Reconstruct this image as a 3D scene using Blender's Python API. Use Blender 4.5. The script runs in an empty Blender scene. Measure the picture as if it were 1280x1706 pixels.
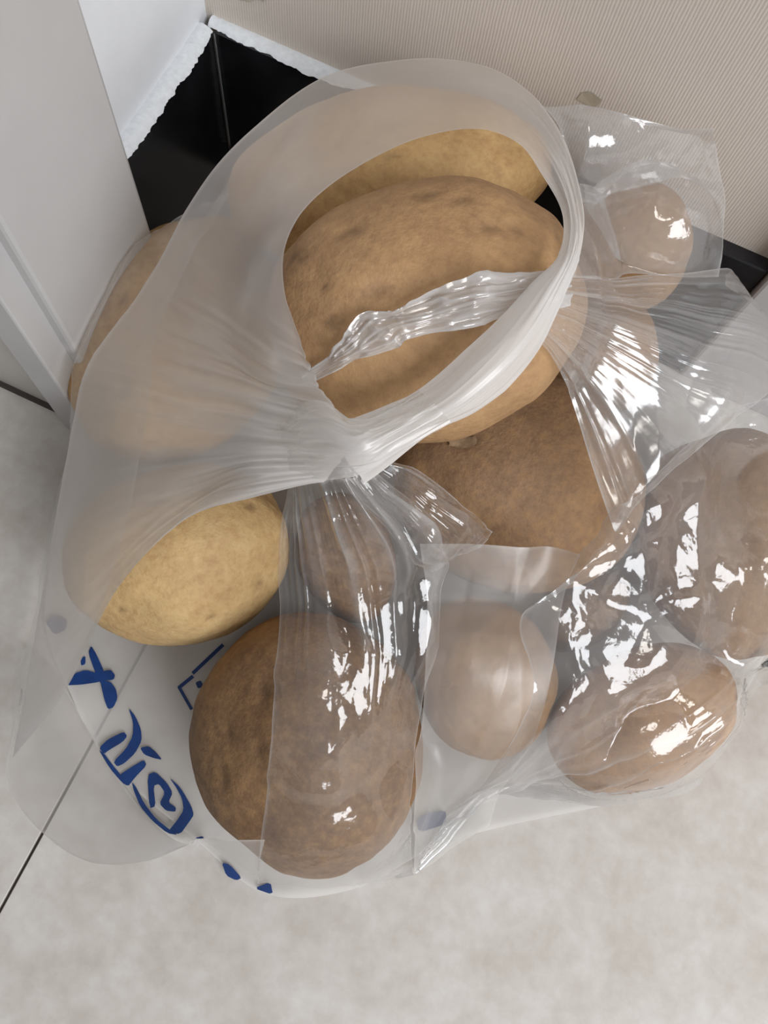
import bpy, bmesh, math, random
import numpy as np
from mathutils import Matrix, Vector

# ------------------------------------------------------------------ camera
FPX, CAM_H = 1400.0, 0.46
W, H = 1280.0, 1706.0
A3 = (3.43323, 6.20424, 0.42870)

def rot3(a, b, c):
    ca, sa, cb, sb, cc, sc = math.cos(a), math.sin(a), math.cos(b), math.sin(b), math.cos(c), math.sin(c)
    Rx = np.array([[1, 0, 0], [0, ca, -sa], [0, sa, ca]])
    Ry = np.array([[cb, 0, sb], [0, 1, 0], [-sb, 0, cb]])
    Rz = np.array([[cc, -sc, 0], [sc, cc, 0], [0, 0, 1]])
    return Rz @ Ry @ Rx
RC = rot3(*A3)                       # camera (x right, y down, z forward) -> world
scene = bpy.context.scene
COL = scene.collection
cam_d = bpy.data.cameras.new('camera')
cam = bpy.data.objects.new('camera', cam_d)
COL.objects.link(cam)
m = Matrix.Identity(4)
for i in range(3):
    m[i][0] = RC[i, 0]; m[i][1] = -RC[i, 1]; m[i][2] = -RC[i, 2]
m[2][3] = CAM_H
cam.matrix_world = m
cam_d.sensor_fit = 'HORIZONTAL'
cam_d.sensor_width = 36.0
cam_d.lens = 36.0 * FPX / W
cam_d.clip_start = 0.01
scene.camera = cam

# ------------------------------------------------------------------ light
world = bpy.data.worlds.new('world')
scene.world = world
world.use_nodes = True
bg = world.node_tree.nodes['Background']
bg.inputs[0].default_value = (0.93, 0.95, 1.0, 1)
bg.inputs[1].default_value = 0.17

def area(name, loc, target, sx, sy, power, color):
    d = bpy.data.lights.new(name, 'AREA')
    d.shape = 'RECTANGLE'; d.size = sx; d.size_y = sy; d.energy = power; d.color = color
    o = bpy.data.objects.new(name, d)
    COL.objects.link(o)
    o.location = loc
    o.rotation_euler = (Vector(target) - Vector(loc)).to_track_quat('-Z', 'Y').to_euler()
    return o
area('window_light', (1.55, -0.72, 1.46), (0.0, 0.05, 0.08), 1.2, 1.3, 47, (0.95, 0.97, 1.0))
area('ceiling_light', (0.35, -0.45, 2.4), (0.0, 0.1, 0.0), 0.4, 0.4, 5, (1.0, 0.96, 0.90))
vs = scene.view_settings
vs.view_transform = 'Standard'; vs.look = 'None'; vs.gamma = 1.0; vs.use_curve_mapping = False
vs.exposure = 0.0
scene.cycles.transparent_max_bounces = 24

# ------------------------------------------------------------------ helpers
def at(x, y, z=0.0):
    """photo pixel -> world point at height z"""
    d = RC @ np.array([(x - W / 2), (y - H / 2), FPX])
    t = (z - CAM_H) / d[2]
    return np.array([d[0] * t, d[1] * t, z])

def tag(o, label=None, cat=None, group=None, kind=None):
    if label: o['label'] = label
    if cat: o['category'] = cat
    if group: o['group'] = group
    if kind: o['kind'] = kind
    return o

def link(name, me, mat, parent=None, smooth=False):
    o = bpy.data.objects.new(name, me)
    COL.objects.link(o)
    if mat: me.materials.append(mat)
    if parent: o.parent = parent
    if smooth:
        me.polygons.foreach_set('use_smooth', [True] * len(me.polygons))
    return o

def empty(name, loc=(0, 0, 0)):
    o = bpy.data.objects.new(name, None)
    o.empty_display_size = 0.03
    COL.objects.link(o)
    o.location = loc
    return o

def box_mesh(x0, x1, y0, y1, z0, z1, bev=0.0, seg=2):
    bm = bmesh.new()
    bmesh.ops.create_cube(bm, size=1)
    for v in bm.verts:
        v.co = Vector(((x0 + x1) / 2 + v.co.x * (x1 - x0), (y0 + y1) / 2 + v.co.y * (y1 - y0), (z0 + z1) / 2 + v.co.z * (z1 - z0)))
    if bev:
        bmesh.ops.bevel(bm, geom=bm.edges[:], offset=bev, segments=seg, affect='EDGES', profile=0.5)
    me = bpy.data.meshes.new('box')
    bm.to_mesh(me); bm.free()
    return me

def _hash(ix, iy, iz, s):
    h = (ix * 374761393 + iy * 668265263 + iz * 2147483647 + s * 1274126177) & 0xffffffff
    h = ((h ^ (h >> 13)) * 1274126177) & 0xffffffff
    h = (h ^ (h >> 16)) & 0xffffffff
    return h / 4294967295.0 * 2 - 1

def noise3(x, y, z, s=0):
    x, y, z = np.broadcast_arrays(np.asarray(x, float), np.asarray(y, float), np.asarray(z, float))
    xi, yi, zi = [np.floor(a).astype(np.int64) for a in (x, y, z)]
    fx, fy, fz = x - xi, y - yi, z - zi
    sm = lambda t: t * t * t * (t * (t * 6 - 15) + 10)
    u, v, w = sm(fx), sm(fy), sm(fz)
    r = 0
    for a in (0, 1):
        for b in (0, 1):
            for c in (0, 1):
                r = r + _hash(xi + a, yi + b, zi + c, s) * (u if a else 1 - u) * (v if b else 1 - v) * (w if c else 1 - w)
    return r

# node helpers
def new_mat(name):
    mt = bpy.data.materials.new(name)
    mt.use_nodes = True
    nt = mt.node_tree
    nt.nodes.clear()
    out = nt.nodes.new('ShaderNodeOutputMaterial')
    return mt, nt, out

def nd(nt, typ, **kw):
    n = nt.nodes.new(typ)
    for k, v in kw.items():
        if k.startswith('i_'):
            n.inputs[k[2:].replace('_', ' ')].default_value = v
        else:
            setattr(n, k, v)
    return n

def ramp(nt, fac, stops):
    r = nt.nodes.new('ShaderNodeValToRGB')
    el = r.color_ramp.elements
    while len(el) < len(stops): el.new(0.5)
    for e, (p, c) in zip(el, stops):
        e.position = p
        e.color = (*c, 1) if len(c) == 3 else c
    nt.links.new(fac, r.inputs[0])
    return r.outputs[0]

def mixc(nt, f, a, b, mode='MIX'):
    n = nt.nodes.new('ShaderNodeMix')
    n.data_type = 'RGBA'; n.blend_type = mode
    for sock, v in ((n.inputs[0], f), (n.inputs[6], a), (n.inputs[7], b)):
        if isinstance(v, bpy.types.NodeSocket): nt.links.new(v, sock)
        elif isinstance(v, (int, float)): sock.default_value = v
        else: sock.default_value = (*v, 1)
    return n.outputs[2]

def noise_n(nt, co, scale, detail=4, rough=0.6):
    n = nd(nt, 'ShaderNodeTexNoise')
    n.inputs['Scale'].default_value = scale; n.inputs['Detail'].default_value = detail; n.inputs['Roughness'].default_value = rough
    if co: nt.links.new(co, n.inputs['Vector'])
    return n.outputs[0]

def bump(nt, h, strength, dist):
    b = nd(nt, 'ShaderNodeBump')
    b.inputs['Strength'].default_value = strength; b.inputs['Distance'].default_value = dist
    nt.links.new(h, b.inputs['Height'])
    return b.outputs[0]

def principled(nt, out, color, rough=0.5, spec=0.5, normal=None):
    p = nd(nt, 'ShaderNodeBsdfPrincipled')
    for nm, v in (('Base Color', color), ('Roughness', rough)):
        if isinstance(v, bpy.types.NodeSocket): nt.links.new(v, p.inputs[nm])
        elif isinstance(v, (int, float)): p.inputs[nm].default_value = v
        else: p.inputs[nm].default_value = (*v, 1)
    p.inputs['Specular IOR Level'].default_value = spec
    if normal: nt.links.new(normal, p.inputs['Normal'])
    nt.links.new(p.outputs[0], out.inputs[0])
    return p

def geo_pos(nt):
    return nd(nt, 'ShaderNodeNewGeometry').outputs['Position']

# ------------------------------------------------------------------ materials
def mat_floor():
    mt, nt, out = new_mat('glazed_beige_tile')
    co = geo_pos(nt)
    a = noise_n(nt, co, 26, 6, 0.62); b = noise_n(nt, co, 130, 4, 0.6)
    c = ramp(nt, a, [(0.3, (0.47, 0.43, 0.385)), (0.5, (0.56, 0.525, 0.485)), (0.68, (0.63, 0.605, 0.575))])
    c = mixc(nt, 0.22, c, ramp(nt, b, [(0.35, (0.45, 0.41, 0.37)), (0.65, (0.68, 0.66, 0.63))]))
    principled(nt, out, c, 0.42, 0.35, bump(nt, b, 0.05, 0.001))
    return mt

def mat_plain(name, color, rough=0.5, spec=0.5, nscale=60, amt=0.12, bstr=0.08):
    mt, nt, out = new_mat(name)
    co = geo_pos(nt)
    a = noise_n(nt, co, nscale, 5, 0.6)
    lo = tuple(v * (1 - amt) for v in color); hi = tuple(min(1, v * (1 + amt)) for v in color)
    c = ramp(nt, a, [(0.3, lo), (0.7, hi)])
    principled(nt, out, c, rough, spec, bump(nt, a, bstr, 0.001) if bstr else None)
    return mt

def mat_wallpaper():
    mt, nt, out = new_mat('ribbed_beige_wallcovering')
    co = geo_pos(nt)
    mp = nd(nt, 'ShaderNodeMapping'); mp.inputs['Scale'].default_value = (1, 1, 0.16)
    nt.links.new(co, mp.inputs['Vector'])
    wv = nd(nt, 'ShaderNodeTexWave', wave_type='BANDS', bands_direction='X')
    wv.inputs['Scale'].default_value = 220; wv.inputs['Distortion'].default_value = 1.6
    wv.inputs['Detail'].default_value = 2; wv.inputs['Detail Scale'].default_value = 3
    nt.links.new(mp.outputs[0], wv.inputs['Vector'])
    n1 = noise_n(nt, mp.outputs[0], 900, 3, 0.6)
    n2 = noise_n(nt, co, 9, 3, 0.5)
    c = ramp(nt, n2, [(0.3, (0.62, 0.555, 0.49)), (0.7, (0.68, 0.615, 0.55))])
    c = mixc(nt, 0.07, c, ramp(nt, wv.outputs[1], [(0.2, (0.33, 0.28, 0.24)), (0.7, (0.72, 0.66, 0.6))]))
    ad = nd(nt, 'ShaderNodeMath', operation='ADD')
    nt.links.new(wv.outputs[1], ad.inputs[0]); nt.links.new(n1, ad.inputs[1])
    principled(nt, out, c, 0.6, 0.25, bump(nt, ad.outputs[0], 0.22, 0.0006))
    return mt

def mat_potato(name, light, mid, dark, dirt, seed):
    mt, nt, out = new_mat(name)
    tc = nd(nt, 'ShaderNodeTexCoord')
    mp = nd(nt, 'ShaderNodeMapping'); mp.inputs['Location'].default_value = (seed * 1.7, seed * 0.9, seed * 2.3)
    nt.links.new(tc.outputs['Object'], mp.inputs['Vector'])
    co = mp.outputs[0]
    big = noise_n(nt, co, 17, 4, 0.55)
    med = noise_n(nt, co, 62, 5, 0.65)
    fine = noise_n(nt, co, 420, 3, 0.6)
    c = ramp(nt, big, [(0.33, dark), (0.5, mid), (0.66, light)])
    c = mixc(nt, 0.5, c, ramp(nt, med, [(0.32, dark), (0.55, mid), (0.72, light)]))
    # earth clinging to the skin
    d2 = noise_n(nt, co, 24, 6, 0.7)
    dm = ramp(nt, d2, [(0.62 - 0.2 * dirt, (0, 0, 0)), (0.80 - 0.12 * dirt, (dirt, dirt, dirt))])
    c = mixc(nt, dm, c, (0.16, 0.105, 0.065))
    fc = noise_n(nt, co, 230, 4, 0.7)
    c = mixc(nt, 0.35, c, ramp(nt, fc, [(0.36, dark), (0.5, mid), (0.66, light)]))
    # lenticels
    vo = nd(nt, 'ShaderNodeTexVoronoi'); vo.inputs['Scale'].default_value = 210
    nt.links.new(co, vo.inputs['Vector'])
    sp = ramp(nt, vo.outputs['Distance'], [(0.06, (0.35, 0.35, 0.35)), (0.16, (0, 0, 0))])
    c = mixc(nt, sp, c, tuple(v * 0.62 for v in mid))
    at_ = nd(nt, 'ShaderNodeAttribute'); at_.attribute_name = 'eye'
    c = mixc(nt, at_.outputs['Fac'], c, (0.085, 0.052, 0.032))
    ad = nd(nt, 'ShaderNodeMath', operation='MULTIPLY_ADD')
    nt.links.new(fine, ad.inputs[0]); ad.inputs[1].default_value = 0.5
    nt.links.new(med, ad.inputs[2])
    principled(nt, out, c, 0.62, 0.28, bump(nt, ad.outputs[0], 0.55, 0.0016))
    return mt

def mat_film(name, tint=(0.90, 0.90, 0.895), rough=0.10, gloss=1.0, bstr=0.25, bscale=90, ior=1.5, gmul=1.7):
    """thin polythene: clear body, milky haze (per-vertex), mirror-like skin"""
    mt, nt, out = new_mat(name)
    tr = nd(nt, 'ShaderNodeBsdfTransparent'); tr.inputs[0].default_value = (0.97, 0.97, 0.965, 1)
    df = nd(nt, 'ShaderNodeBsdfDiffuse'); df.inputs[0].default_value = (*tint, 1)
    tl = nd(nt, 'ShaderNodeBsdfTranslucent'); tl.inputs[0].default_value = (*tint, 1)
    mw = nd(nt, 'ShaderNodeMixShader'); mw.inputs[0].default_value = 0.45
    nt.links.new(df.outputs[0], mw.inputs[1]); nt.links.new(tl.outputs[0], mw.inputs[2])
    at_ = nd(nt, 'ShaderNodeAttribute'); at_.attribute_name = 'haze'
    m1 = nd(nt, 'ShaderNodeMixShader')
    nt.links.new(at_.outputs['Fac'], m1.inputs[0])
    nt.links.new(tr.outputs[0], m1.inputs[1]); nt.links.new(mw.outputs[0], m1.inputs[2])
    co = geo_pos(nt)
    nn = noise_n(nt, co, bscale, 3, 0.55)
    nrm = bump(nt, nn, bstr, 0.004)
    gl = nd(nt, 'ShaderNodeBsdfAnisotropic'); gl.inputs['Roughness'].default_value = rough
    gl.inputs[0].default_value = (gloss, gloss, gloss, 1)
    nt.links.new(nrm, gl.inputs['Normal'])
    # reflectance of a thin sheet, the same from either side
    gi = nd(nt, 'ShaderNodeNewGeometry')
    dt = nd(nt, 'ShaderNodeVectorMath', operation='DOT_PRODUCT')
    nt.links.new(gi.outputs['Incoming'], dt.inputs[0]); nt.links.new(nrm, dt.inputs[1])
    ab = nd(nt, 'ShaderNodeMath', operation='ABSOLUTE'); nt.links.new(dt.outputs['Value'], ab.inputs[0])
    om = nd(nt, 'ShaderNodeMath', operation='SUBTRACT', use_clamp=True); om.inputs[0].default_value = 1.0
    nt.links.new(ab.outputs[0], om.inputs[1])
    pw = nd(nt, 'ShaderNodeMath', operation='POWER'); pw.inputs[1].default_value = 5.0
    nt.links.new(om.outputs[0], pw.inputs[0])
    f0 = 2 * ((ior - 1) / (ior + 1)) ** 2
    mul = nd(nt, 'ShaderNodeMath', operation='MULTIPLY_ADD', use_clamp=True)
    nt.links.new(pw.outputs[0], mul.inputs[0]); mul.inputs[1].default_value = 0.7 * gmul; mul.inputs[2].default_value = f0 * gmul
    m2 = nd(nt, 'ShaderNodeMixShader')
    nt.links.new(mul.outputs[0], m2.inputs[0])
    nt.links.new(m1.outputs[0], m2.inputs[1]); nt.links.new(gl.outputs[0], m2.inputs[2])
    nt.links.new(m2.outputs[0], out.inputs[0])
    return mt

M_FLOOR = mat_floor()
M_GROUT = mat_plain('dark_grout', (0.10, 0.085, 0.07), 0.9, 0.1)
M_WALL = mat_plain('white_wall_paint', (0.78, 0.80, 0.83), 0.55, 0.3, 40, 0.03, 0.05)
M_PAPER = mat_wallpaper()
M_BLACK = mat_plain('polished_black_tile', (0.012, 0.012, 0.014), 0.22, 0.5, 35, 0.5, 0.03)
M_SEAL = mat_plain('white_filler', (0.74, 0.77, 0.80), 0.75, 0.2, 300, 0.08, 0.5)
M_CASE = mat_plain('grey_white_lacquer', (0.50, 0.49, 0.485), 0.35, 0.4, 25, 0.03, 0.02)
M_REVEAL = mat_plain('cream_lacquer', (0.52, 0.50, 0.46), 0.4, 0.4, 25, 0.03, 0.02)
M_SHOE = mat_plain('dark_rubber_gap_shade', (0.06, 0.05, 0.045), 0.7, 0.2)
M_TAPE = mat_plain('old_tape', (0.55, 0.49, 0.39), 0.5, 0.3)
M_STAIN = mat_plain('yellowed_filler', (0.56, 0.52, 0.42), 0.7, 0.2)

# ------------------------------------------------------------------ room shell
BH = 0.110                                   # skirting height
c_top = at(355, 52, BH)                      # inner corner, top of the skirting
XW, YW = float(c_top[0]), float(c_top[1])    # skirting faces
XR = float(at(1276, 464, BH)[0])             # where the back skirting stops
TH = 0.008
XWALL, YWALL = XW - TH, YW + TH

flo = link('floor', box_mesh(XW - 0.9, 1.4, -1.4, YW + 0.2, -0.05, -0.0025), M_GROUT)
tag(flo, kind='structure')
gx = float(at(35, 1452, 0)[0])
TS = 0.60
tile_y = float(at(620, 700, 0)[1])
for i in range(-2, 2):
    for j in range(-2, 2):
        x0, y0 = gx + i * TS, tile_y + j * TS
        x1, y1 = min(x0 + TS, 1.4), min(y0 + TS, YW + 0.05)
        x0 = max(x0, XW - 0.9)
        if x1 - x0 < 0.01 or y1 - y0 < 0.01: continue
        link('floor_tile', box_mesh(x0 + 0.0008, x1 - 0.0008, y0 + 0.0008, y1 - 0.0008, -0.012, 0.0, 0.0003, 1), M_FLOOR, flo)

wb = tag(link('wall_back', box_mesh(XWALL - 0.1, 1.4, YWALL, YWALL + 0.1, -0.01, 2.2), M_PAPER), kind='structure')
case_p = at(213, 262, BH)                    # casing corner seen against the skirting
CT = 0.030                                   # casing stands this far off the wall
# ray through the casing edge, met with the plane of the casing front
def at_x(px, py, X):
    d = RC @ np.array([px - W / 2, py - H / 2, FPX]); t = X / d[0]
    return np.array([0, 0, CAM_H]) + d * t
XC = XWALL + CT
ce = at_x(215, 262, XC)
YC1 = float(ce[1])                           # far edge of the casing
YC0 = float(at_x(52, 460, XC)[1])            # near edge
wl = tag(link('wall_left', box_mesh(XWALL - 0.1, XWALL, YC1 - 0.03, YWALL + 0.1, -0.01, 2.2), M_WALL), kind='structure')
print('ROOM', XW, YW, 'casing', XC, YC0, YC1, 'XR', XR, 'gx', gx)

bl = tag(link('baseboard_left', box_mesh(XWALL - 0.001, XW, YC1 - 0.02, YW + 0.0, 0, BH, 0.0008, 1), M_BLACK), kind='structure')
bb = tag(link('baseboard_back', box_mesh(XW + 0.0006, XR, YW, YWALL + 0.001, 0, BH, 0.0008, 1), M_BLACK), kind='structure')

def ragged_strip(name, p0, p1, across, up, n, wmin, wmax, seed, parent, mat, thick=0.002):
    """uneven bead of filler: ragged lower edge, lumpy body"""
    rnd = random.Random(seed)
    p0, p1, across, up = [np.array(v, float) for v in (p0, p1, across, up)]
    vs_, fs = [], []
    K = 6
    wv = wmin
    for i in range(n + 1):
        t = i / n
        wv += rnd.uniform(-1, 1) * (wmax - wmin) * 0.16 + (0.5 * (wmin + wmax) - wv) * 0.06
        wv = min(max(wv, wmin), wmax)
        for k in range(K + 1):
            s = k / K
            hgt = thick * (math.sin(math.pi * min(1, s * 0.9 + 0.1)) ** 0.6) * (0.85 + 0.25 * rnd.random())
            if k == K: hgt = 0
            q = p0 + (p1 - p0) * t + across * (wv * s) + up * hgt
            vs_.append(q)
    for i in range(n):
        for k in range(K):
            a = i * (K + 1) + k
            fs.append((a, a + 1, a + K + 2, a + K + 1))
    me = bpy.data.meshes.new(name)
    me.from_pydata([tuple(v) for v in vs_], [], fs)
    return link(name, me, mat, parent, True)
ragged_strip('filler_bead', (XWALL - .0005, YC1, BH + 0.0005), (XWALL - .0005, YW, BH + 0.0005), (1, 0, -0.08), (0, 0, 1), 120, 0.0075, 0.0110, 3, bl, M_SEAL, 0.0022)
ragged_strip('filler_bead', (XW - .004, YWALL + .0005, BH + 0.0005), (XW + 0.10, YWALL + .0005, BH + 0.0005), (0, -1, -.05), (0, 0, 1), 80, 0.0065, 0.0105, 5, bb, M_SEAL, 0.0018)
ragged_strip('corner_joint', (XW + 0.0005, YW - 0.0006, BH), (XW + 0.0005, YW - 0.0006, 0.03), (0.8, -0.6, 0), (0.5, -0.5, 0), 50, 0.0016, 0.0034, 8, bb, M_SEAL, 0.0008)
ragged_strip('filler_bead', (XW - 0.004, YC1 + 0.004, BH + 0.003), (XW - 0.004, YC1 + 0.004, BH - 0.02), (1, 0.2, 0), (0.4, -1, 0), 30, 0.003, 0.008, 11, bl, M_SEAL, 0.0015)
ragged_strip('stained_filler', (XWALL, YWALL - 0.0003, BH + 0.022), (XWALL + 0.035, YWALL - 0.0003, BH + 0.03), (0.0, -0.02, -1), (0, -1, 0), 16, 0.006, 0.018, 13, wb, M_STAIN, 0.0008)

# door lining on the left: casing face, returned edge, jamb reveal, dark shoe
cs = tag(empty('trim_1', (XC, YC0, 0)), kind='structure')
def absbox(name, x0, x1, y0, y1, z0, z1, mat, parent, bev=0.0012):
    o = link(name, box_mesh(x0, x1, y0, y1, z0, z1, bev), mat, parent)
    o.matrix_parent_inverse = Matrix.Translation(parent.location).inverted()
    return o
absbox('casing_board', XWALL + 0.0002, XC, YC0, YC1, 0, 2.1, M_CASE, cs, 0.002)
absbox('casing_lip', XC - 0.026, XC - 0.006, YC0 - 0.014, YC0 + 0.001, 0.0, 2.1, M_CASE, cs)
absbox('jamb_reveal', XC - 0.30, XC - 0.024, YC0 - 0.006, YC0 + 0.03, 0.0, 2.1, M_REVEAL, cs)
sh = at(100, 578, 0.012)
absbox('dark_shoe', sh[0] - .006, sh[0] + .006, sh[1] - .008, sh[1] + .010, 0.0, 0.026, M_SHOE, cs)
absbox('shadow_gap_strip', XC - 0.30, XC - 0.003, YC0 - 0.0085, YC0 - 0.004, 0.0, 0.004, M_SHOE, cs, 0.0004)  # dark strip standing in for the shade in the gap under the jamb
t3 = tag(link('trim_2', box_mesh(XR + 0.001, XR + 0.09, YW - 0.004, YWALL + 0.002, 0, 2.1, 0.002), M_CASE), kind='structure')
# scrap of tape on the wall covering
q = at(985, 165, 0.13)
d = RC @ np.array([985 - W / 2, 165 - H / 2, FPX]); t = YWALL / d[1]
tp = np.array([0, 0, CAM_H]) + d * t
bm = bmesh.new()
vv = [bm.verts.new((tp[0] + a, YWALL - 0.0004 - c, tp[2] + b)) for a, b, c in ((-0.006, -0.003, 0), (0.003, -0.004, 0), (0.005, 0.003, 0.0008), (-0.001, 0.0045, 0.0004), (-0.005, 0.0015, 0))]
bm.faces.new(vv)
me = bpy.data.meshes.new('tape'); bm.to_mesh(me); bm.free()
link('tape_scrap', me, M_TAPE, wb)

# ------------------------------------------------------------------ potatoes
TAN = dict(light=(0.50, 0.31, 0.15), mid=(0.41, 0.245, 0.12), dark=(0.29, 0.165, 0.085))
PALE = dict(light=(0.64, 0.47, 0.24), mid=(0.55, 0.37, 0.17), dark=(0.40, 0.24, 0.11))
BROWN = dict(light=(0.42, 0.25, 0.11), mid=(0.25, 0.145, 0.075), dark=(0.15, 0.085, 0.048))
AMBER = dict(light=(0.62, 0.43, 0.20), mid=(0.50, 0.31, 0.135), dark=(0.34, 0.185, 0.08))
EARTH = dict(light=(0.47, 0.27, 0.11), mid=(0.33, 0.20, 0.11), dark=(0.22, 0.13, 0.075))
ORANGE = dict(light=(0.56, 0.32, 0.12), mid=(0.45, 0.25, 0.105), dark=(0.30, 0.16, 0.075))
POTS = []
# (px, py, centre height, semi-axis px long, semi-axis px short, semi-height m, image angle deg, palette, dirt, seed, label, eyes[(px,py,r)])
SPEC = [
 (706, 520, .170, 262, 192, .047, -13, TAN, .4, 1, 'large smooth tan potato lying on top of the heap inside the handle loop',
  [(708, 322, .0035), (818, 378, .004), (770, 330, .0035), (628, 482, .004), (550, 540, .003), (580, 385, .0035), (497, 432, .003), (540, 480, .002)]),
 (652, 304, .134, 262, 126, .034, -8, AMBER, .45, 2, 'yellowish potato half hidden behind the topmost one next to the skirting', [(650, 262, .003)]),
 (304, 566, .056, 205, 158, .046, -62, AMBER, .1, 3, 'orange-tan potato against the white door casing under cloudy film', [(205, 500, .003)]),
 (298, 926, .052, 190, 144, .044, -12, PALE, .08, 4, 'pale yellow clean potato lying beside the blue lettering', [(435, 975, .003), (418, 843, .003), (200, 1015, .002), (350, 1030, .002), (230, 740, .003)]),
 (515, 1234, .047, 218, 190, .0455, 80, BROWN, .75, 5, 'dark brown earthy potato next to the blue lettering at the open mouth', [(430, 1250, .004), (372, 1290, .003), (380, 1220, .003), (440, 1150, .004)]),
 (862, 800, .060, 215, 178, .045, 12, EARTH, .5, 6, 'brownish potato with torn skin just under the topmost potato', [(770, 735, .004), (820, 880, .002)]),
 (804, 1126, .044, 142, 114, .041, 70, TAN, .1, 7, 'tan potato under hazy film beside the earthy brown one', []),
 (1222, 905, .060, 186, 142, .052, 80, TAN, .1, 8, 'pinkish tan potato behind wrinkled film at the end of the skirting', []),
 (1068, 1192, .044, 155, 114, .041, -28, ORANGE, .3, 9, 'orange-brown potato under tightly stretched glossy film on the tiles', []),
 (1040, 412, .128, 105, 86, .034, 15, TAN, .1, 10, 'rounded tan potato against the back skirting under clear film', []),
 (974, 1016, .030, 84, 54, .028, -40, BROWN, .6, 11, 'small dark potato added to darken the low gap between the film-covered ones', []),  # added potato, its brown stands in for the deep shade here
 (646, 590, .054, 118, 96, .053, -10, EARTH, .3, 12, 'dull brown potato at the bottom of the heap beneath the topmost one', []),
 (578, 930, .038, 108, 80, .036, 65, BROWN, .6, 14, 'small dark potato added to fill the shaded gap behind the gathered film under the knot', []),  # added filler potato, gives this gap its shadow tone
 (985, 590, .045, 110, 88, .040, 20, TAN, .3, 13, 'tan potato low under the gathered fan of film beside the skirting', []),
]
def img_dir(px, py, z, ang):
    a = math.radians(ang)
    d = at(px + 20 * math.cos(a), py + 20 * math.sin(a), z) - at(px - 20 * math.cos(a), py - 20 * math.sin(a), z)
    return d / np.linalg.norm(d), np.linalg.norm(d) / 40

bm = bmesh.new()
bmesh.ops.create_icosphere(bm, subdivisions=6, radius=1)
ICO_V = np.array([v.co[:] for v in bm.verts]); ICO_F = [[v.index for v in f.verts] for f in bm.faces]
bm.free()
for (px, py, hz, la, lb, sc, ang, pal, dirt, seed, label, eyes) in SPEC:
    C = at(px, py, hz)
    d1, s1 = img_dir(px, py, hz, ang)
    d2 = np.array([-d1[1], d1[0], 0])
    _, s2 = img_dir(px, py, hz, ang + 90)
    ax = np.array([la * s1, lb * s2, sc])
    R = np.stack([d1, d2, [0, 0, 1]], 1)
    v = ICO_V.copy()
    # superellipsoid-like tuber with lumps
    r = 1 + 0.055 * noise3(v[:, 0] * 1.3 + seed * 7, v[:, 1] * 1.3, v[:, 2] * 1.3, seed) + 0.03 * noise3(v[:, 0] * 2.7, v[:, 1] * 2.7 + seed, v[:, 2] * 2.7, seed + 50) + 0.006 * noise3(v[:, 0] * 9, v[:, 1] * 9, v[:, 2] * 9 + seed, seed + 90)
    v = v * r[:, None]
    v[:, 1] *= 1 + 0.07 * math.sin(seed * 2.1) * v[:, 0]
    P = v * ax
    eye = np.zeros(len(P))
    rnd = random.Random(seed)
    wl_ = []
    camp = np.array([0, 0, CAM_H])
    Pw = P @ R.T + C
    Nw = (v / ax); Nw /= np.linalg.norm(Nw, axis=1)[:, None]; Nw = Nw @ R.T
    for (ex, ey, er) in eyes:
        d = RC @ np.array([ex - W / 2, ey - H / 2, FPX]); d /= np.linalg.norm(d)
        rel = Pw - camp
        dist = np.linalg.norm(rel - (rel @ d)[:, None] * d, axis=1) + np.where((Nw @ -d) > 0.05, 0, 9)
        k = int(np.argmin(dist))
        if dist[k] < 0.01: wl_.append((Pw[k], er))
    for _ in range(3):
        wl_.append((Pw[rnd.randrange(len(Pw))], rnd.uniform(.0025, .004)))
    for (c0, er) in wl_:
        dd = np.linalg.norm(Pw - c0, axis=1)
        jag = np.maximum(.25, 1 + 1.1 * noise3(Pw[:, 0] * 520, Pw[:, 1] * 520, Pw[:, 2] * 520, seed))
        dd = np.sqrt(((Pw - c0) @ R[:, 0] * 0.62) ** 2 + ((Pw - c0) @ R[:, 1] * 1.25) ** 2 + ((Pw - c0)[:, 2]) ** 2)
        g = np.exp(-(dd / er) ** 2)
        Pw = Pw - Nw * (g * er * 0.30)[:, None]
        eye = np.maximum(eye, np.exp(-(dd / (er * 0.75)) ** 2 * jag) * rnd.uniform(.25, .6))
    me = bpy.data.meshes.new('potato')
    base = C.copy(); base[2] = C[2] - sc
    loc = (Pw - base)
    me.from_pydata(loc.tolist(), [], ICO_F)
    a = me.attributes.new('eye', 'FLOAT', 'POINT'); a.data.foreach_set('value', eye.astype(np.float32))
    o = link('potato', me, mat_potato('potato_skin', seed=seed, dirt=dirt, **pal), None, True)
    o.location = base
    tag(o, label, 'potato', 'potatoes in the plastic bag')
    POTS.append((C, R, ax))

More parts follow.
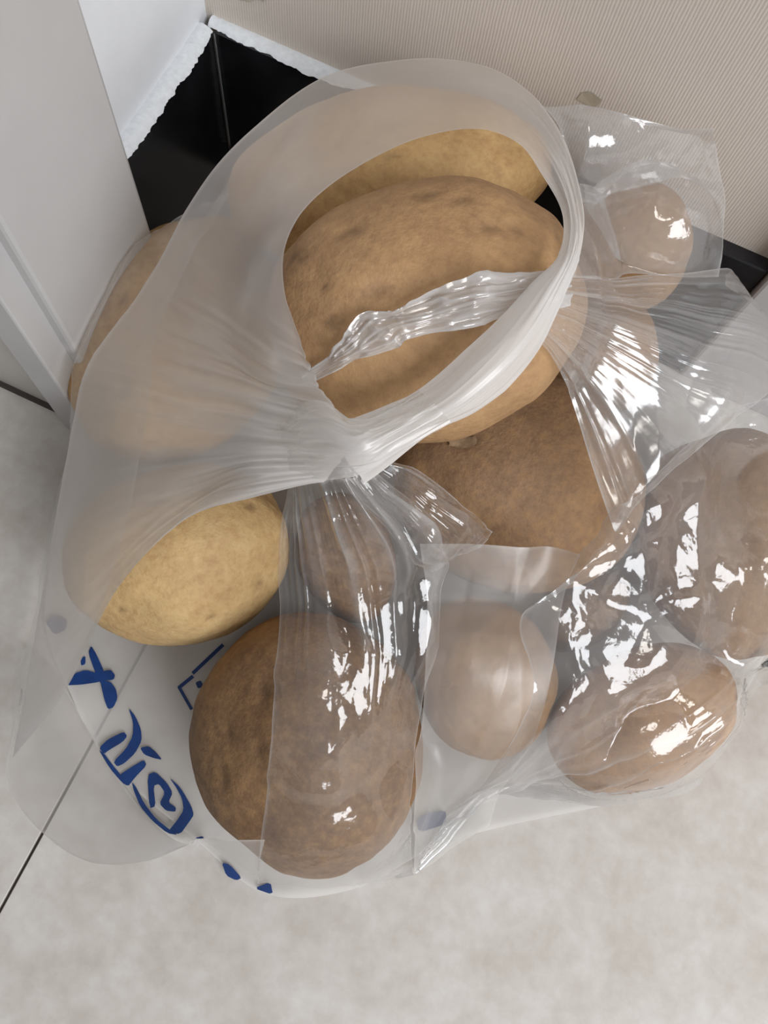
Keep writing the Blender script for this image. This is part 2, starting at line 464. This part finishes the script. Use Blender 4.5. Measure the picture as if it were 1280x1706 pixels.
# flake of torn skin standing off the brownish potato
C6, R6, A6 = POTS[5]
p6 = [o for o in COL.objects if o.name.startswith('potato') and o.get('label', '').startswith('brownish potato with torn')][0]
d = RC @ np.array([772 - W / 2, 738 - H / 2, FPX])
oc = np.array([0, 0, CAM_H])
q0 = ((oc - C6) @ R6) / (A6 * 1.0); qd = (d @ R6) / A6
aa, bq, cq = qd @ qd, q0 @ qd, q0 @ q0 - 1
hit = oc + d * ((-bq - math.sqrt(max(0, bq * bq - aa * cq))) / aa)
nn6 = R6 @ ((R6.T @ (hit - C6)) / A6 ** 2); nn6 /= np.linalg.norm(nn6)
e1 = np.cross(nn6, [0, 1, 0.2]); e1 /= np.linalg.norm(e1); e2 = np.cross(nn6, e1)
vs_, fs = [], []
for i in range(9):
    for k in range(7):
        a, b = (i / 8 - .5) * 2, (k / 6 - .5) * 2
        sz = 0.0046 * (1 + 0.18 * math.sin(i * 2.1 + k))
        curl = 0.0010 + 0.0022 * max(0, a) ** 2 + 0.0012 * max(0, -b) ** 2
        vs_.append(tuple(hit + e1 * a * sz * 1.2 + e2 * b * sz * .8 + nn6 * curl - np.array(p6.location)))
for i in range(8):
    for k in range(6):
        a = i * 7 + k
        fs.append((a, a + 1, a + 8, a + 7))
me = bpy.data.meshes.new('flake'); me.from_pydata(vs_, [], fs)
fk = link('skin_flake', me, mat_plain('dry_potato_skin', (0.30, 0.20, 0.12), 0.8, 0.1, 300, 0.3, 0.3), p6, True)

# ------------------------------------------------------------------ plastic bag
M_FROST = mat_film('cloudy_polythene', (0.88, 0.865, 0.85), 0.34, 1.0, 0.06, 60, 1.45, 0.8)
M_CLEAR = mat_film('clear_polythene', (0.72, 0.72, 0.725), 0.11, 1.0, 0.10, 130, 1.5, 0.95)
M_STRAP = mat_film('crushed_polythene', (0.74, 0.74, 0.745), 0.18, 1.0, 0.06, 80, 1.5, 1.3)
bag = empty('plastic_bag', at(640, 1000, 0))
tag(bag, 'crumpled clear plastic carrier bag with tied handles holding the potatoes', 'plastic bag')

def resample(net, nu, nv):
    net = np.array(net, float)
    def cr(a, n):
        m_ = a.shape[0]
        ext = np.concatenate([2 * a[:1] - a[1:2], a, 2 * a[-1:] - a[-2:-1]], 0)
        t = np.linspace(0, m_ - 1, n)
        i = np.minimum(t.astype(int), m_ - 2); f = (t - i)[:, None, None]
        p0, p1, p2, p3 = ext[i], ext[i + 1], ext[i + 2], ext[i + 3]
        return 0.5 * (2 * p1 + (p2 - p0) * f + (2 * p0 - 5 * p1 + 4 * p2 - p3) * f ** 2 + (3 * p1 - p0 - 3 * p2 + p3) * f ** 3)
    g = cr(net, nu)
    g = cr(g.transpose(1, 0, 2), nv).transpose(1, 0, 2)
    return g

def grid_normals(g):
    du = np.gradient(g, axis=0); dv = np.gradient(g, axis=1)
    n = np.cross(du, dv)
    n /= (np.linalg.norm(n, axis=2, keepdims=True) + 1e-12)
    up = np.array([0, 0, CAM_H]) - g
    s = np.sign((n * up).sum(2, keepdims=True)); s[s == 0] = 1
    return n * s

def creases(g, seed, n, amp, wid):
    """random straight fold lines across the sheet, metric coordinates"""
    rnd = np.random.RandomState(seed)
    P = g.reshape(-1, 3)
    out = np.zeros(len(P))
    for _ in range(n):
        c = P[rnd.randint(len(P))]
        th = rnd.uniform(0, 2 * math.pi); ph = rnd.normal(0, .5)
        dr = np.array([math.cos(th) * math.cos(ph), math.sin(th) * math.cos(ph), math.sin(ph)])
        s = (P - c) @ dr
        al = np.linalg.norm((P - c) - s[:, None] * dr, axis=1)
        w = wid * rnd.uniform(.5, 1.6); L = wid * rnd.uniform(2, 6)
        tent = np.maximum(0, 1 - np.abs(s) / w) * np.maximum(0, 1 - al / L)
        out += amp * rnd.uniform(-1, 1) * tent
    return out.reshape(g.shape[:2])

def lift_t(g, grow):
    """per vertex: 1 where the film is free, less where a potato reaches through it (fraction of the way from the eye)"""
    o = np.array([0, 0, CAM_H])
    D = g.reshape(-1, 3) - o
    t = np.ones(len(D))
    for (C, R, ax) in POTS:
        a_ = ax * grow
        q0 = ((o - C) @ R) / a_; qd = (D @ R) / a_
        A = (qd ** 2).sum(1); B = qd @ q0; Cc = q0 @ q0 - 1
        disc = B * B - A * Cc
        ok = disc > 0
        t1 = np.where(ok, (-B - np.sqrt(np.maximum(disc, 0))) / A, 9)
        t = np.where(ok & (t1 < t) & (t1 > 0.3), t1, t)
    return t.reshape(g.shape[:2])

def blur(f, k):
    for _ in range(k):
        p_ = np.pad(f, 1, mode='edge')
        f = (p_[:-2, 1:-1] + p_[2:, 1:-1] + p_[1:-1, :-2] + p_[1:-1, 2:] + f) / 5
    return f

def drape(g, grow, soft):
    o = np.array([0, 0, CAM_H])
    tt = lift_t(g, grow)
    t = tt.copy()
    for _ in range(soft): t = np.minimum(blur(t, 6), tt)
    if soft: t = np.minimum(blur(t, 4), tt + 0.004)
    return o + (g - o) * t[..., None]

def sheet(name, net, nu, nv, mat, haze=0.3, edge=0.25, pleat=None, cre=None, seed=0, push=1.05, parent=None, streak=0.0, hv=0.08, edges='uv', zmin=0.0015, world=False, hf=None):
    pts = np.array([[(p if world else at(*p)) for p in row] for row in net])
    g = resample(pts, nu, nv)
    if push > 0: g = drape(g, push + .02, 8)
    n = grid_normals(g)
    U, V = np.meshgrid(np.linspace(0, 1, nu), np.linspace(0, 1, nv), indexing='ij')
    disp = np.zeros((nu, nv)); hz = np.full((nu, nv), haze)
    if pleat:
        for (axis, freq, amp, env, low) in pleat:      # folds run along the other axis
            s, t = (V, U) if axis == 'v' else (U, V)
            e = env(U, V) if env else 1.0
            x = s * freq + 0.6 * noise3(t * low, s * 2, seed, seed + 3)
            a = noise3(x, t * low, 0.5, seed + 1)
            b = noise3(x * 2.3, t * low * 1.7, 1.5, seed + 2)
            rid = (1 - 2 * np.abs(a)) * 0.7 + (1 - 2 * np.abs(b)) * 0.3
            disp += amp * rid * e
            hz += streak * np.clip(rid, 0, 1) ** 3 * e
    if cre:
        for (k, amp, wid) in cre:
            c = creases(g, seed * 13 + k, k, amp, wid)
            disp += c
    if hf: hz += hf(U, V)
    hz += hv * noise3(g[..., 0] * 38, g[..., 1] * 38, g[..., 2] * 38, seed + 9)
    g = g + n * disp[..., None]
    if push > 0: g = drape(g, push, 0)
    P = g.reshape(-1, 3)
    P[:, 2] = np.maximum(P[:, 2], zmin)
    P[:, 1] = np.minimum(P[:, 1], YW - 0.0015)
    P[:, 0] = np.maximum(P[:, 0], np.where(P[:, 1] < YC1, XC + 0.0015, XW + 0.0015))
    if 'u' in edges:
        d = np.minimum(U * nu, (1 - U) * nu); hz += edge * np.exp(-(d / 1.3) ** 2)
    if 'v' in edges:
        d = np.minimum(V * nv, (1 - V) * nv); hz += edge * np.exp(-(d / 1.3) ** 2)
    idx = np.arange(nu * nv).reshape(nu, nv)
    F = np.stack([idx[:-1, :-1], idx[1:, :-1], idx[1:, 1:], idx[:-1, 1:]], -1).reshape(-1, 4)
    me = bpy.data.meshes.new(name)
    base = np.array(bag.location)
    me.from_pydata((P - base).tolist(), [], F.tolist())
    a = me.attributes.new('haze', 'FLOAT', 'POINT'); a.data.foreach_set('value', np.clip(hz, 0.01, 0.97).reshape(-1).astype(np.float32))
    return link(name, me, mat, parent or bag, True)

# 1 bottom of the bag lying on the tiles, carries the print
bot = sheet('bottom_panel', [
    [(262, 470, .003), (450, 400, .003), (700, 330, .003), (900, 380, .003), (1120, 500, .003)],
    [(150, 720, .003), (400, 720, .003), (700, 720, .003), (950, 720, .003), (1210, 720, .003)],
    [(75, 1000, .003), (350, 1000, .003), (640, 1000, .003), (950, 1000, .003), (1290, 1000, .003)],
    [(120, 1160, .003), (350, 1180, .003), (640, 1200, .003), (930, 1170, .003), (1260, 1120, .003)],
    [(190, 1280, .003), (390, 1290, .003), (650, 1310, .003), (900, 1270, .003), (1200, 1220, .003)],
    [(330, 1403, .003), (445, 1490, .003), (600, 1478, .003), (770, 1395, .003), (1120, 1320, .003)]],
    140, 140, M_FROST, 0.60, 0.25, None, [(60, .0012, .02)], 1, 0.0, hv=.05, zmin=.001)
# 2 big cloudy panel: fans from the knot, swings over the top, becomes the handle
sheet('handle_panel', [
    [(22, 1262, 0.060), (110, 1150, 0.090), (195, 985, 0.125), (305, 872, 0.150), (430, 828, 0.170), (545, 790, 0.185)],
    [(72, 985, 0.075), (160, 900, 0.118), (260, 840, 0.142), (370, 800, 0.160), (465, 780, 0.178), (570, 772, 0.190)],
    [(122, 700, 0.095), (200, 710, 0.125), (290, 720, 0.147), (380, 728, 0.165), (470, 738, 0.182), (590, 745, 0.195)],
    [(150, 600, 0.105), (240, 620, 0.130), (320, 640, 0.152), (400, 660, 0.170), (480, 690, 0.186), (590, 715, 0.196)],
    [(225, 500, 0.115), (290, 530, 0.138), (360, 560, 0.158), (430, 600, 0.174), (490, 630, 0.187), (548, 640, 0.198)],
    [(290, 398, 0.125), (345, 435, 0.145), (390, 470, 0.163), (430, 510, 0.177), (470, 545, 0.190), (508, 575, 0.200)],
    [(352, 290, 0.140), (400, 340, 0.156), (425, 375, 0.170), (445, 405, 0.182), (460, 435, 0.192), (472, 468, 0.202)],
    [(424, 212, 0.150), (455, 255, 0.163), (465, 285, 0.175), (475, 315, 0.185), (482, 345, 0.195), (490, 380, 0.204)],
    [(540, 130, 0.160), (545, 165, 0.172), (550, 200, 0.182), (555, 235, 0.190), (560, 270, 0.198), (565, 300, 0.204)],
    [(680, 100, 0.170), (680, 128, 0.179), (680, 156, 0.187), (680, 184, 0.193), (680, 212, 0.199), (678, 238, 0.204)],
    [(800, 110, 0.180), (798, 132, 0.187), (796, 154, 0.192), (794, 176, 0.197), (792, 198, 0.201), (790, 215, 0.204)],
    [(882, 155, 0.192), (879, 172, 0.195), (875, 190, 0.198), (871, 206, 0.200), (866, 222, 0.203), (862, 238, 0.205)],
    [(940, 235, 0.203), (934, 246, 0.205), (928, 258, 0.206), (921, 270, 0.207), (913, 282, 0.207), (905, 295, 0.207)],
    [(971, 335, 0.214), (965, 339, 0.214), (958, 343, 0.214), (951, 347, 0.214), (944, 351, 0.212), (937, 355, 0.210)],
    [(970, 405, 0.218), (964, 409, 0.220), (957, 413, 0.221), (950, 417, 0.221), (942, 421, 0.218), (934, 425, 0.216)],
    [(940, 490, 0.218), (932, 488, 0.223), (922, 486, 0.224), (912, 483, 0.224), (900, 479, 0.220), (888, 476, 0.216)],
    [(885, 592, 0.214), (874, 584, 0.221), (862, 578, 0.224), (848, 571, 0.224), (833, 563, 0.220), (820, 556, 0.216)],
    [(795, 680, 0.207), (782, 674, 0.214), (768, 667, 0.218), (752, 660, 0.218), (736, 653, 0.214), (720, 645, 0.210)],
    [(692, 730, 0.199), (682, 724, 0.204), (672, 717, 0.207), (662, 709, 0.207), (650, 700, 0.204), (638, 692, 0.201)],
    [(600, 790, 0.187), (595, 780, 0.192), (590, 768, 0.194), (582, 752, 0.194), (570, 735, 0.192), (556, 722, 0.190)]],
    520, 110, M_FROST, 0.54, 0.3,
    [('u', 75, .0030, lambda U, V: np.clip((0.27 - U) / 0.05, 0, 1) * (0.12 + 0.88 * V ** 1.6), 2.0),
     ('v', 7, .0018, lambda U, V: np.clip((U - 0.55) / 0.15, 0, 1), 6)],
    [(24, .002, .03)], 2, 1.10, streak=.48, hv=.06,
    hf=lambda U, V: 0.34 * np.clip((U - .60) / .12, 0, 1) + 0.38 * np.clip((0.24 - U) / .08, 0, 1) * V ** 3)

# 3 side of the bag around the left-hand potatoes
sheet('side_panel', [
    [(262, 392, .01), (285, 378, .05), (330, 350, .085), (385, 320, .10)],
    [(178, 458, .015), (205, 450, .06), (250, 440, .09), (320, 430, .105)],
    [(128, 560, .02), (150, 560, .06), (190, 560, .095), (260, 560, .11)],
    [(122, 650, .02), (140, 655, .06), (180, 660, .09), (250, 665, .105)],
    [(98, 800, .015), (115, 800, .05), (150, 800, .08), (220, 790, .10)],
    [(66, 950, .012), (82, 955, .045), (115, 955, .075), (190, 930, .10)],
    [(52, 1080, .008), (66, 1085, .03), (95, 1080, .055), (160, 1040, .085)],
    [(22, 1250, .012), (38, 1225, .03), (60, 1190, .05), (100, 1150, .065)]],
    150, 70, M_FROST, 0.2, 0.25, None, [(30, .003, .025)], 3, 1.10, hv=.06)
# 4 slack pouch of the open mouth
sheet('mouth_panel', [
    [(50, 1080, .006), (45, 1100, .012), (40, 1120, .02), (36, 1160, .035)],
    [(100, 1130, .004), (75, 1150, .012), (50, 1180, .025), (22, 1240, .045)],
    [(150, 1215, .004), (110, 1235, .012), (62, 1262, .03), (16, 1300, .05)],
    [(192, 1285, .004), (150, 1310, .012), (100, 1340, .03), (58, 1372, .05)],
    [(240, 1348, .004), (215, 1370, .012), (180, 1400, .028), (142, 1430, .045)],
    [(290, 1390, .004), (280, 1400, .012), (262, 1414, .024), (240, 1432, .04)],
    [(340, 1408, .004), (336, 1405, .012), (333, 1402, .02), (330, 1400, .035)],
    [(395, 1445, .004), (392, 1435, .012), (388, 1424, .02), (382, 1404, .035)],
    [(430, 1472, .004), (430, 1455, .015), (432, 1430, .03), (440, 1402, .05)]],
    150, 60, M_FROST, 0.42, 0.30, None, [(10, .0015, .03)], 4, 1.10, hv=.07)
# 5 clear gathered front panel hanging from the knot
sheet('gathered_panel', [
    [(474, 812, .165), (500, 800, .175), (530, 790, .182), (560, 780, .184), (590, 772, .184), (618, 764, .184)],
    [(468, 905, .140), (512, 890, .152), (560, 880, .158), (610, 878, .158), (650, 866, .155), (690, 852, .148)],
    [(470, 1000, .122), (520, 995, .132), (575, 985, .138), (628, 970, .138), (675, 955, .134), (712, 940, .126)],
    [(474, 1105, .116), (530, 1105, .126), (590, 1100, .128), (640, 1085, .127), (682, 1065, .124), (713, 1045, .116)],
    [(468, 1205, .112), (525, 1210, .120), (585, 1210, .120), (635, 1200, .118), (675, 1185, .112), (710, 1165, .102)],
    [(450, 1330, .080), (515, 1340, .094), (575, 1342, .090), (630, 1335, .082), (668, 1325, .074), (697, 1310, .060)],
    [(432, 1440, .030), (505, 1462, .035), (572, 1462, .030), (632, 1452, .022), (668, 1446, .018), (692, 1435, .012)],
    [(428, 1474, .006), (500, 1482, .004), (570, 1480, .003), (632, 1470, .003), (668, 1460, .003), (690, 1452, .003)]],
    260, 170, M_CLEAR, 0.10, 0.35,
    [('v', 10, .0060, lambda U, V: np.clip(1.05 - U * 1.5, 0.0, 1) ** 1.2 * np.minimum(1, U * 9 + .3), 0.7)],
    [(110, .0012, .008), (46, .0030, .018), (30, .0060, .05)], 5, 1.10, streak=.45, hv=.05)
# 6 small flap beside the knot
sheet('gathered_flap', [
    [(560, 778, .185), (580, 770, .186), (600, 766, .187), (622, 760, .188)],
    [(590, 815, .175), (625, 805, .178), (660, 790, .18), (690, 780, .178)],
    [(640, 865, .158), (680, 850, .162), (715, 835, .162), (745, 820, .158)],
    [(690, 915, .140), (730, 900, .145), (765, 880, .145), (785, 862, .14)],
    [(716, 945, .125), (750, 925, .128), (790, 905, .128), (816, 884, .125)]],
    90, 70, M_CLEAR, 0.12, 0.35, [('v', 9, .004, lambda U, V: np.clip(1.2 - U, 0, 1), 1.2)], [(50, .0010, .006), (40, .0028, .014)], 6, 1.10, streak=.3)
# 7 hazy film over the middle potatoes
sheet('middle_panel', [
    [(700, 905, .108), (790, 905, .112), (870, 910, .112), (920, 912, .11), (965, 925, .115)],
    [(712, 1000, .096), (780, 1000, .098), (850, 1000, .098), (900, 1000, .10), (940, 990, .105)],
    [(708, 1130, .094), (770, 1130, .096), (830, 1130, .094), (870, 1125, .094), (920, 1115, .096)],
    [(698, 1280, .060), (750, 1270, .062), (810, 1262, .064), (850, 1250, .07), (890, 1230, .08)],
    [(690, 1395, .018), (725, 1385, .018), (765, 1370, .02), (795, 1350, .03), (830, 1320, .04)],
    [(688, 1452, .003), (715, 1437, .003), (745, 1418, .003), (780, 1397, .003), (815, 1375, .004)]],
    140, 90, M_FROST, 0.30, 0.10, None, [(24, .003, .03)], 7, 1.10, hv=.06)
# 8 glossy panel stretched over the right-hand potatoes
sheet('stretched_panel', [
    [(960, 932, .125), (1022, 878, .132), (1072, 805, .134), (1140, 738, .134), (1205, 690, .132), (1350, 640, .12)],
    [(905, 1000, .122), (985, 935, .132), (1066, 870, .132), (1145, 805, .130), (1230, 755, .122), (1365, 720, .10)],
    [(866, 1052, .112), (960, 985, .126), (1060, 930, .122), (1150, 880, .122), (1255, 840, .112), (1390, 815, .07)],
    [(888, 1165, .100), (968, 1095, .116), (1062, 1045, .108), (1170, 1000, .108), (1275, 955, .098), (1400, 930, .05)],
    [(810, 1300, .062), (930, 1205, .102), (1050, 1160, .104), (1152, 1110, .088), (1265, 1050, .068), (1390, 990, .03)],
    [(745, 1385, .030), (885, 1300, .055), (1015, 1262, .080), (1125, 1225, .072), (1230, 1130, .045), (1345, 1040, .02)],
    [(708, 1436, .012), (865, 1332, .022), (1000, 1322, .036), (1112, 1300, .034), (1205, 1210, .025), (1310, 1075, .012)],
    [(690, 1453, .003), (860, 1345, .003), (1000, 1345, .003), (1122, 1325, .003), (1195, 1265, .003), (1300, 1090, .003)]],
    240, 240, M_CLEAR, 0.26, 0.35,
    [('u', 18, .0045, lambda U, V: np.clip((U - 0.55) / .2, 0, 1) * np.clip(1.2 - V, 0, 1), 2.0)],
    [(260, .0013, .008), (80, .0028, .016), (36, .0050, .045)], 8, 1.10, streak=.4, hv=.05)
# 9 fan of the second handle
sheet('handle_fan', [
    [(905, 468, .176), (908, 480, .178), (910, 495, .180), (908, 515, .180), (902, 540, .176), (895, 565, .172)],
    [(960, 462, .172), (968, 485, .174), (968, 510, .176), (958, 540, .174), (942, 572, .170), (922, 600, .165)],
    [(1040, 460, .164), (1052, 498, .166), (1050, 535, .168), (1030, 580, .164), (995, 625, .160), (952, 665, .150)],
    [(1130, 457, .158), (1155, 515, .158), (1155, 570, .158), (1120, 630, .154), (1060, 690, .150), (985, 770, .140)],
    [(1208, 452, .150), (1262, 535, .150), (1265, 600, .148), (1205, 672, .146), (1110, 760, .144), (1020, 875, .132)],
    [(1214, 470, .140), (1310, 560, .135), (1310, 630, .134), (1235, 690, .136), (1130, 775, .137), (1028, 885, .130)]],
    170, 240, M_STRAP, 0.27, 0.35,
    [('v', 24, .0013, lambda U, V: np.clip(1.15 - U, 0.15, 1) * np.minimum(1, U * 6 + .35), 0.7)],
    [(120, .0009, .007), (40, .0014, .014)], 9, 1.10, streak=.36, hv=.05)
# 10 strap running to the fan, torn at one end
sheet('handle_strap', [
    [(500, 622, 0.186), (503, 630, 0.187), (506, 638, 0.187), (509, 646, 0.186)],
    [(538, 597, 0.188), (542, 604, 0.190), (546, 612, 0.190), (549, 623, 0.188)],
    [(572, 567, 0.196), (581, 580, 0.199), (589, 591, 0.199), (594, 604, 0.196)],
    [(605, 520, 0.201), (622, 542, 0.204), (642, 564, 0.204), (657, 580, 0.200)],
    [(657, 512, 0.204), (665, 527, 0.208), (673, 544, 0.208), (678, 561, 0.204)],
    [(738, 485, 0.206), (743, 505, 0.210), (748, 525, 0.210), (753, 544, 0.206)],
    [(818, 469, 0.204), (822, 488, 0.209), (826, 507, 0.209), (829, 526, 0.204)],
    [(890, 458, 0.198), (892, 478, 0.203), (895, 498, 0.203), (897, 518, 0.198)],
    [(936, 458, 0.196), (938, 474, 0.199), (940, 490, 0.199), (938, 506, 0.196)]],
    220, 40, M_STRAP, 0.60, 0.3, [('v', 7, .003, None, 9)], [(60, .0022, .008)], 10, 1.10, streak=.35, hv=.1)
# 11 clear corner of the bag leaning on the back wall
sheet('corner_panel', [
    [(900, 192, .185), (1000, 182, .192), (1100, 178, .198), (1190, 182, .20)],
    [(935, 235, .185), (1030, 236, .186), (1138, 207, .188), (1193, 222, .185)],
    [(950, 300, .165), (1035, 300, .162), (1135, 290, .165), (1192, 300, .16)],
    [(955, 380, .150), (1040, 380, .146), (1130, 380, .145), (1189, 385, .14)],
    [(950, 465, .150), (1040, 468, .150), (1120, 468, .145), (1186, 465, .135)]],
    140, 120, M_CLEAR, 0.33, 0.30, None, [(70, .0010, .008), (30, .004, .03), (25, .0025, .015)], 11, 1.10, hv=.06)

# 12 gathered knot where panel, band and front panel meet
sheet('knot', [
    [(470, 700, .184), (475, 725, .190), (482, 752, .190), (490, 796, .182)],
    [(528, 668, .198), (536, 705, .206), (545, 748, .206), (552, 792, .192)],
    [(580, 700, .206), (590, 726, .213), (600, 752, .213), (606, 780, .201)],
    [(632, 694, .207), (645, 709, .214), (658, 725, .214), (668, 742, .206)],
    [(700, 655, .209), (716, 668, .217), (732, 681, .217), (748, 697, .210)]],
    120, 60, M_FROST, 0.04, 0.0, [('v', 11, .0022, None, 2.5)], None, 12, 1.10, streak=.0, hv=.03,
    hf=lambda U, V: 0.62 * np.sin(np.pi * U) ** 1.2)

# ------------------------------------------------------------------ blue print on the bottom panel
M_INK = mat_plain('blue_print_ink', (0.008, 0.040, 0.17), 0.45, 0.3, 90, 0.25, 0.0)
def zc(p): return (p[0] * 0.375, 900 + p[1] * 0.375)
INK_N = [0]
def chaikin(poly):
    out = []
    for a, b in zip(poly, poly[1:] + poly[:1]):
        a, b = np.array(a, float), np.array(b, float)
        out += [a * .82 + b * .18, a * .18 + b * .82]
    return out

def ink(poly, z=0.0042):
    INK_N[0] += 1; z += 0.00004 * INK_N[0]
    bm = bmesh.new()
    base = np.array(bag.location)
    vs2 = [bm.verts.new(at(*zc(p), z) - base) for p in poly]
    f = bm.faces.new(vs2)
    bmesh.ops.triangulate(bm, faces=[f])
    me = bpy.data.meshes.new('print'); bm.to_mesh(me); bm.free()
    return link('print_stroke', me, M_INK, bot)
def bar(a, b, w0, w1):
    a, b = np.array(a, float), np.array(b, float)
    d = b - a; nrm = np.array([-d[1], d[0]]) / np.linalg.norm(d)
    ink([a + nrm * w0, b + nrm * w1, b - nrm * w1, a - nrm * w0])
STROKES = [
 [(405, 468), (428, 505), (462, 580), (470, 640), (448, 640), (420, 580), (392, 500)],
 [(293, 645), (330, 592), (380, 576), (430, 590), (490, 574), (512, 598), (506, 620), (460, 624), (430, 632), (360, 642)],
 [(444, 622), (490, 628), (515, 660), (523, 700), (505, 742), (480, 752), (464, 710)],
 [(358, 524), (380, 514), (380, 550), (360, 558)],
 [(570, 743), (602, 782), (627, 840), (630, 890), (602, 945), (552, 992), (520, 1006), (504, 984), (560, 926), (590, 870), (592, 810)],
 [(440, 922), (480, 884), (550, 850), (566, 870), (546, 896), (482, 934), (462, 950)],
 [(438, 930), (462, 946), (506, 1006), (550, 1058), (572, 1092), (545, 1080), (488, 1014)],
 [(528, 1045), (580, 1010), (640, 974), (652, 1000), (602, 1052), (566, 1098)],
 [(622, 922), (660, 914), (692, 940), (722, 976), (682, 968), (640, 952)],
 [(586, 1074), (606, 1098), (640, 1168), (694, 1238), (752, 1284), (792, 1310), (744, 1302), (678, 1248), (622, 1182), (594, 1112)],
 [(655, 1042), (690, 1028), (742, 1078), (768, 1122), (748, 1165), (782, 1186), (780, 1207), (738, 1202), (708, 1170), (734, 1122), (706, 1082), (682, 1092), (692, 1182), (664, 1192)],
 [(752, 1054), (802, 1098), (850, 1180), (862, 1220), (842, 1250), (800, 1308), (748, 1292), (786, 1246), (816, 1200), (810, 1150), (784, 1100)],
 [(868, 632), (892, 622), (905, 650), (880, 660)],
 [(1128, 1546), (1202, 1518), (1214, 1576)],
 [(868, 1322), (900, 1314), (908, 1326), (880, 1330)],
 [(985, 1432), (1020, 1440), (1075, 1500), (1050, 1512), (1005, 1490)],
 [(200, 360), (240, 330), (300, 350), (290, 400), (240, 420)],
 [(1850, 1230), (1980, 1195), (1985, 1260), (1860, 1300)],
]
for st in STROKES: ink(chaikin(st))
bar((992, 464), (856, 592), 8, 8)
bar((858, 604), (794, 656), 8, 8)
bar((794, 650), (852, 752), 7, 7)
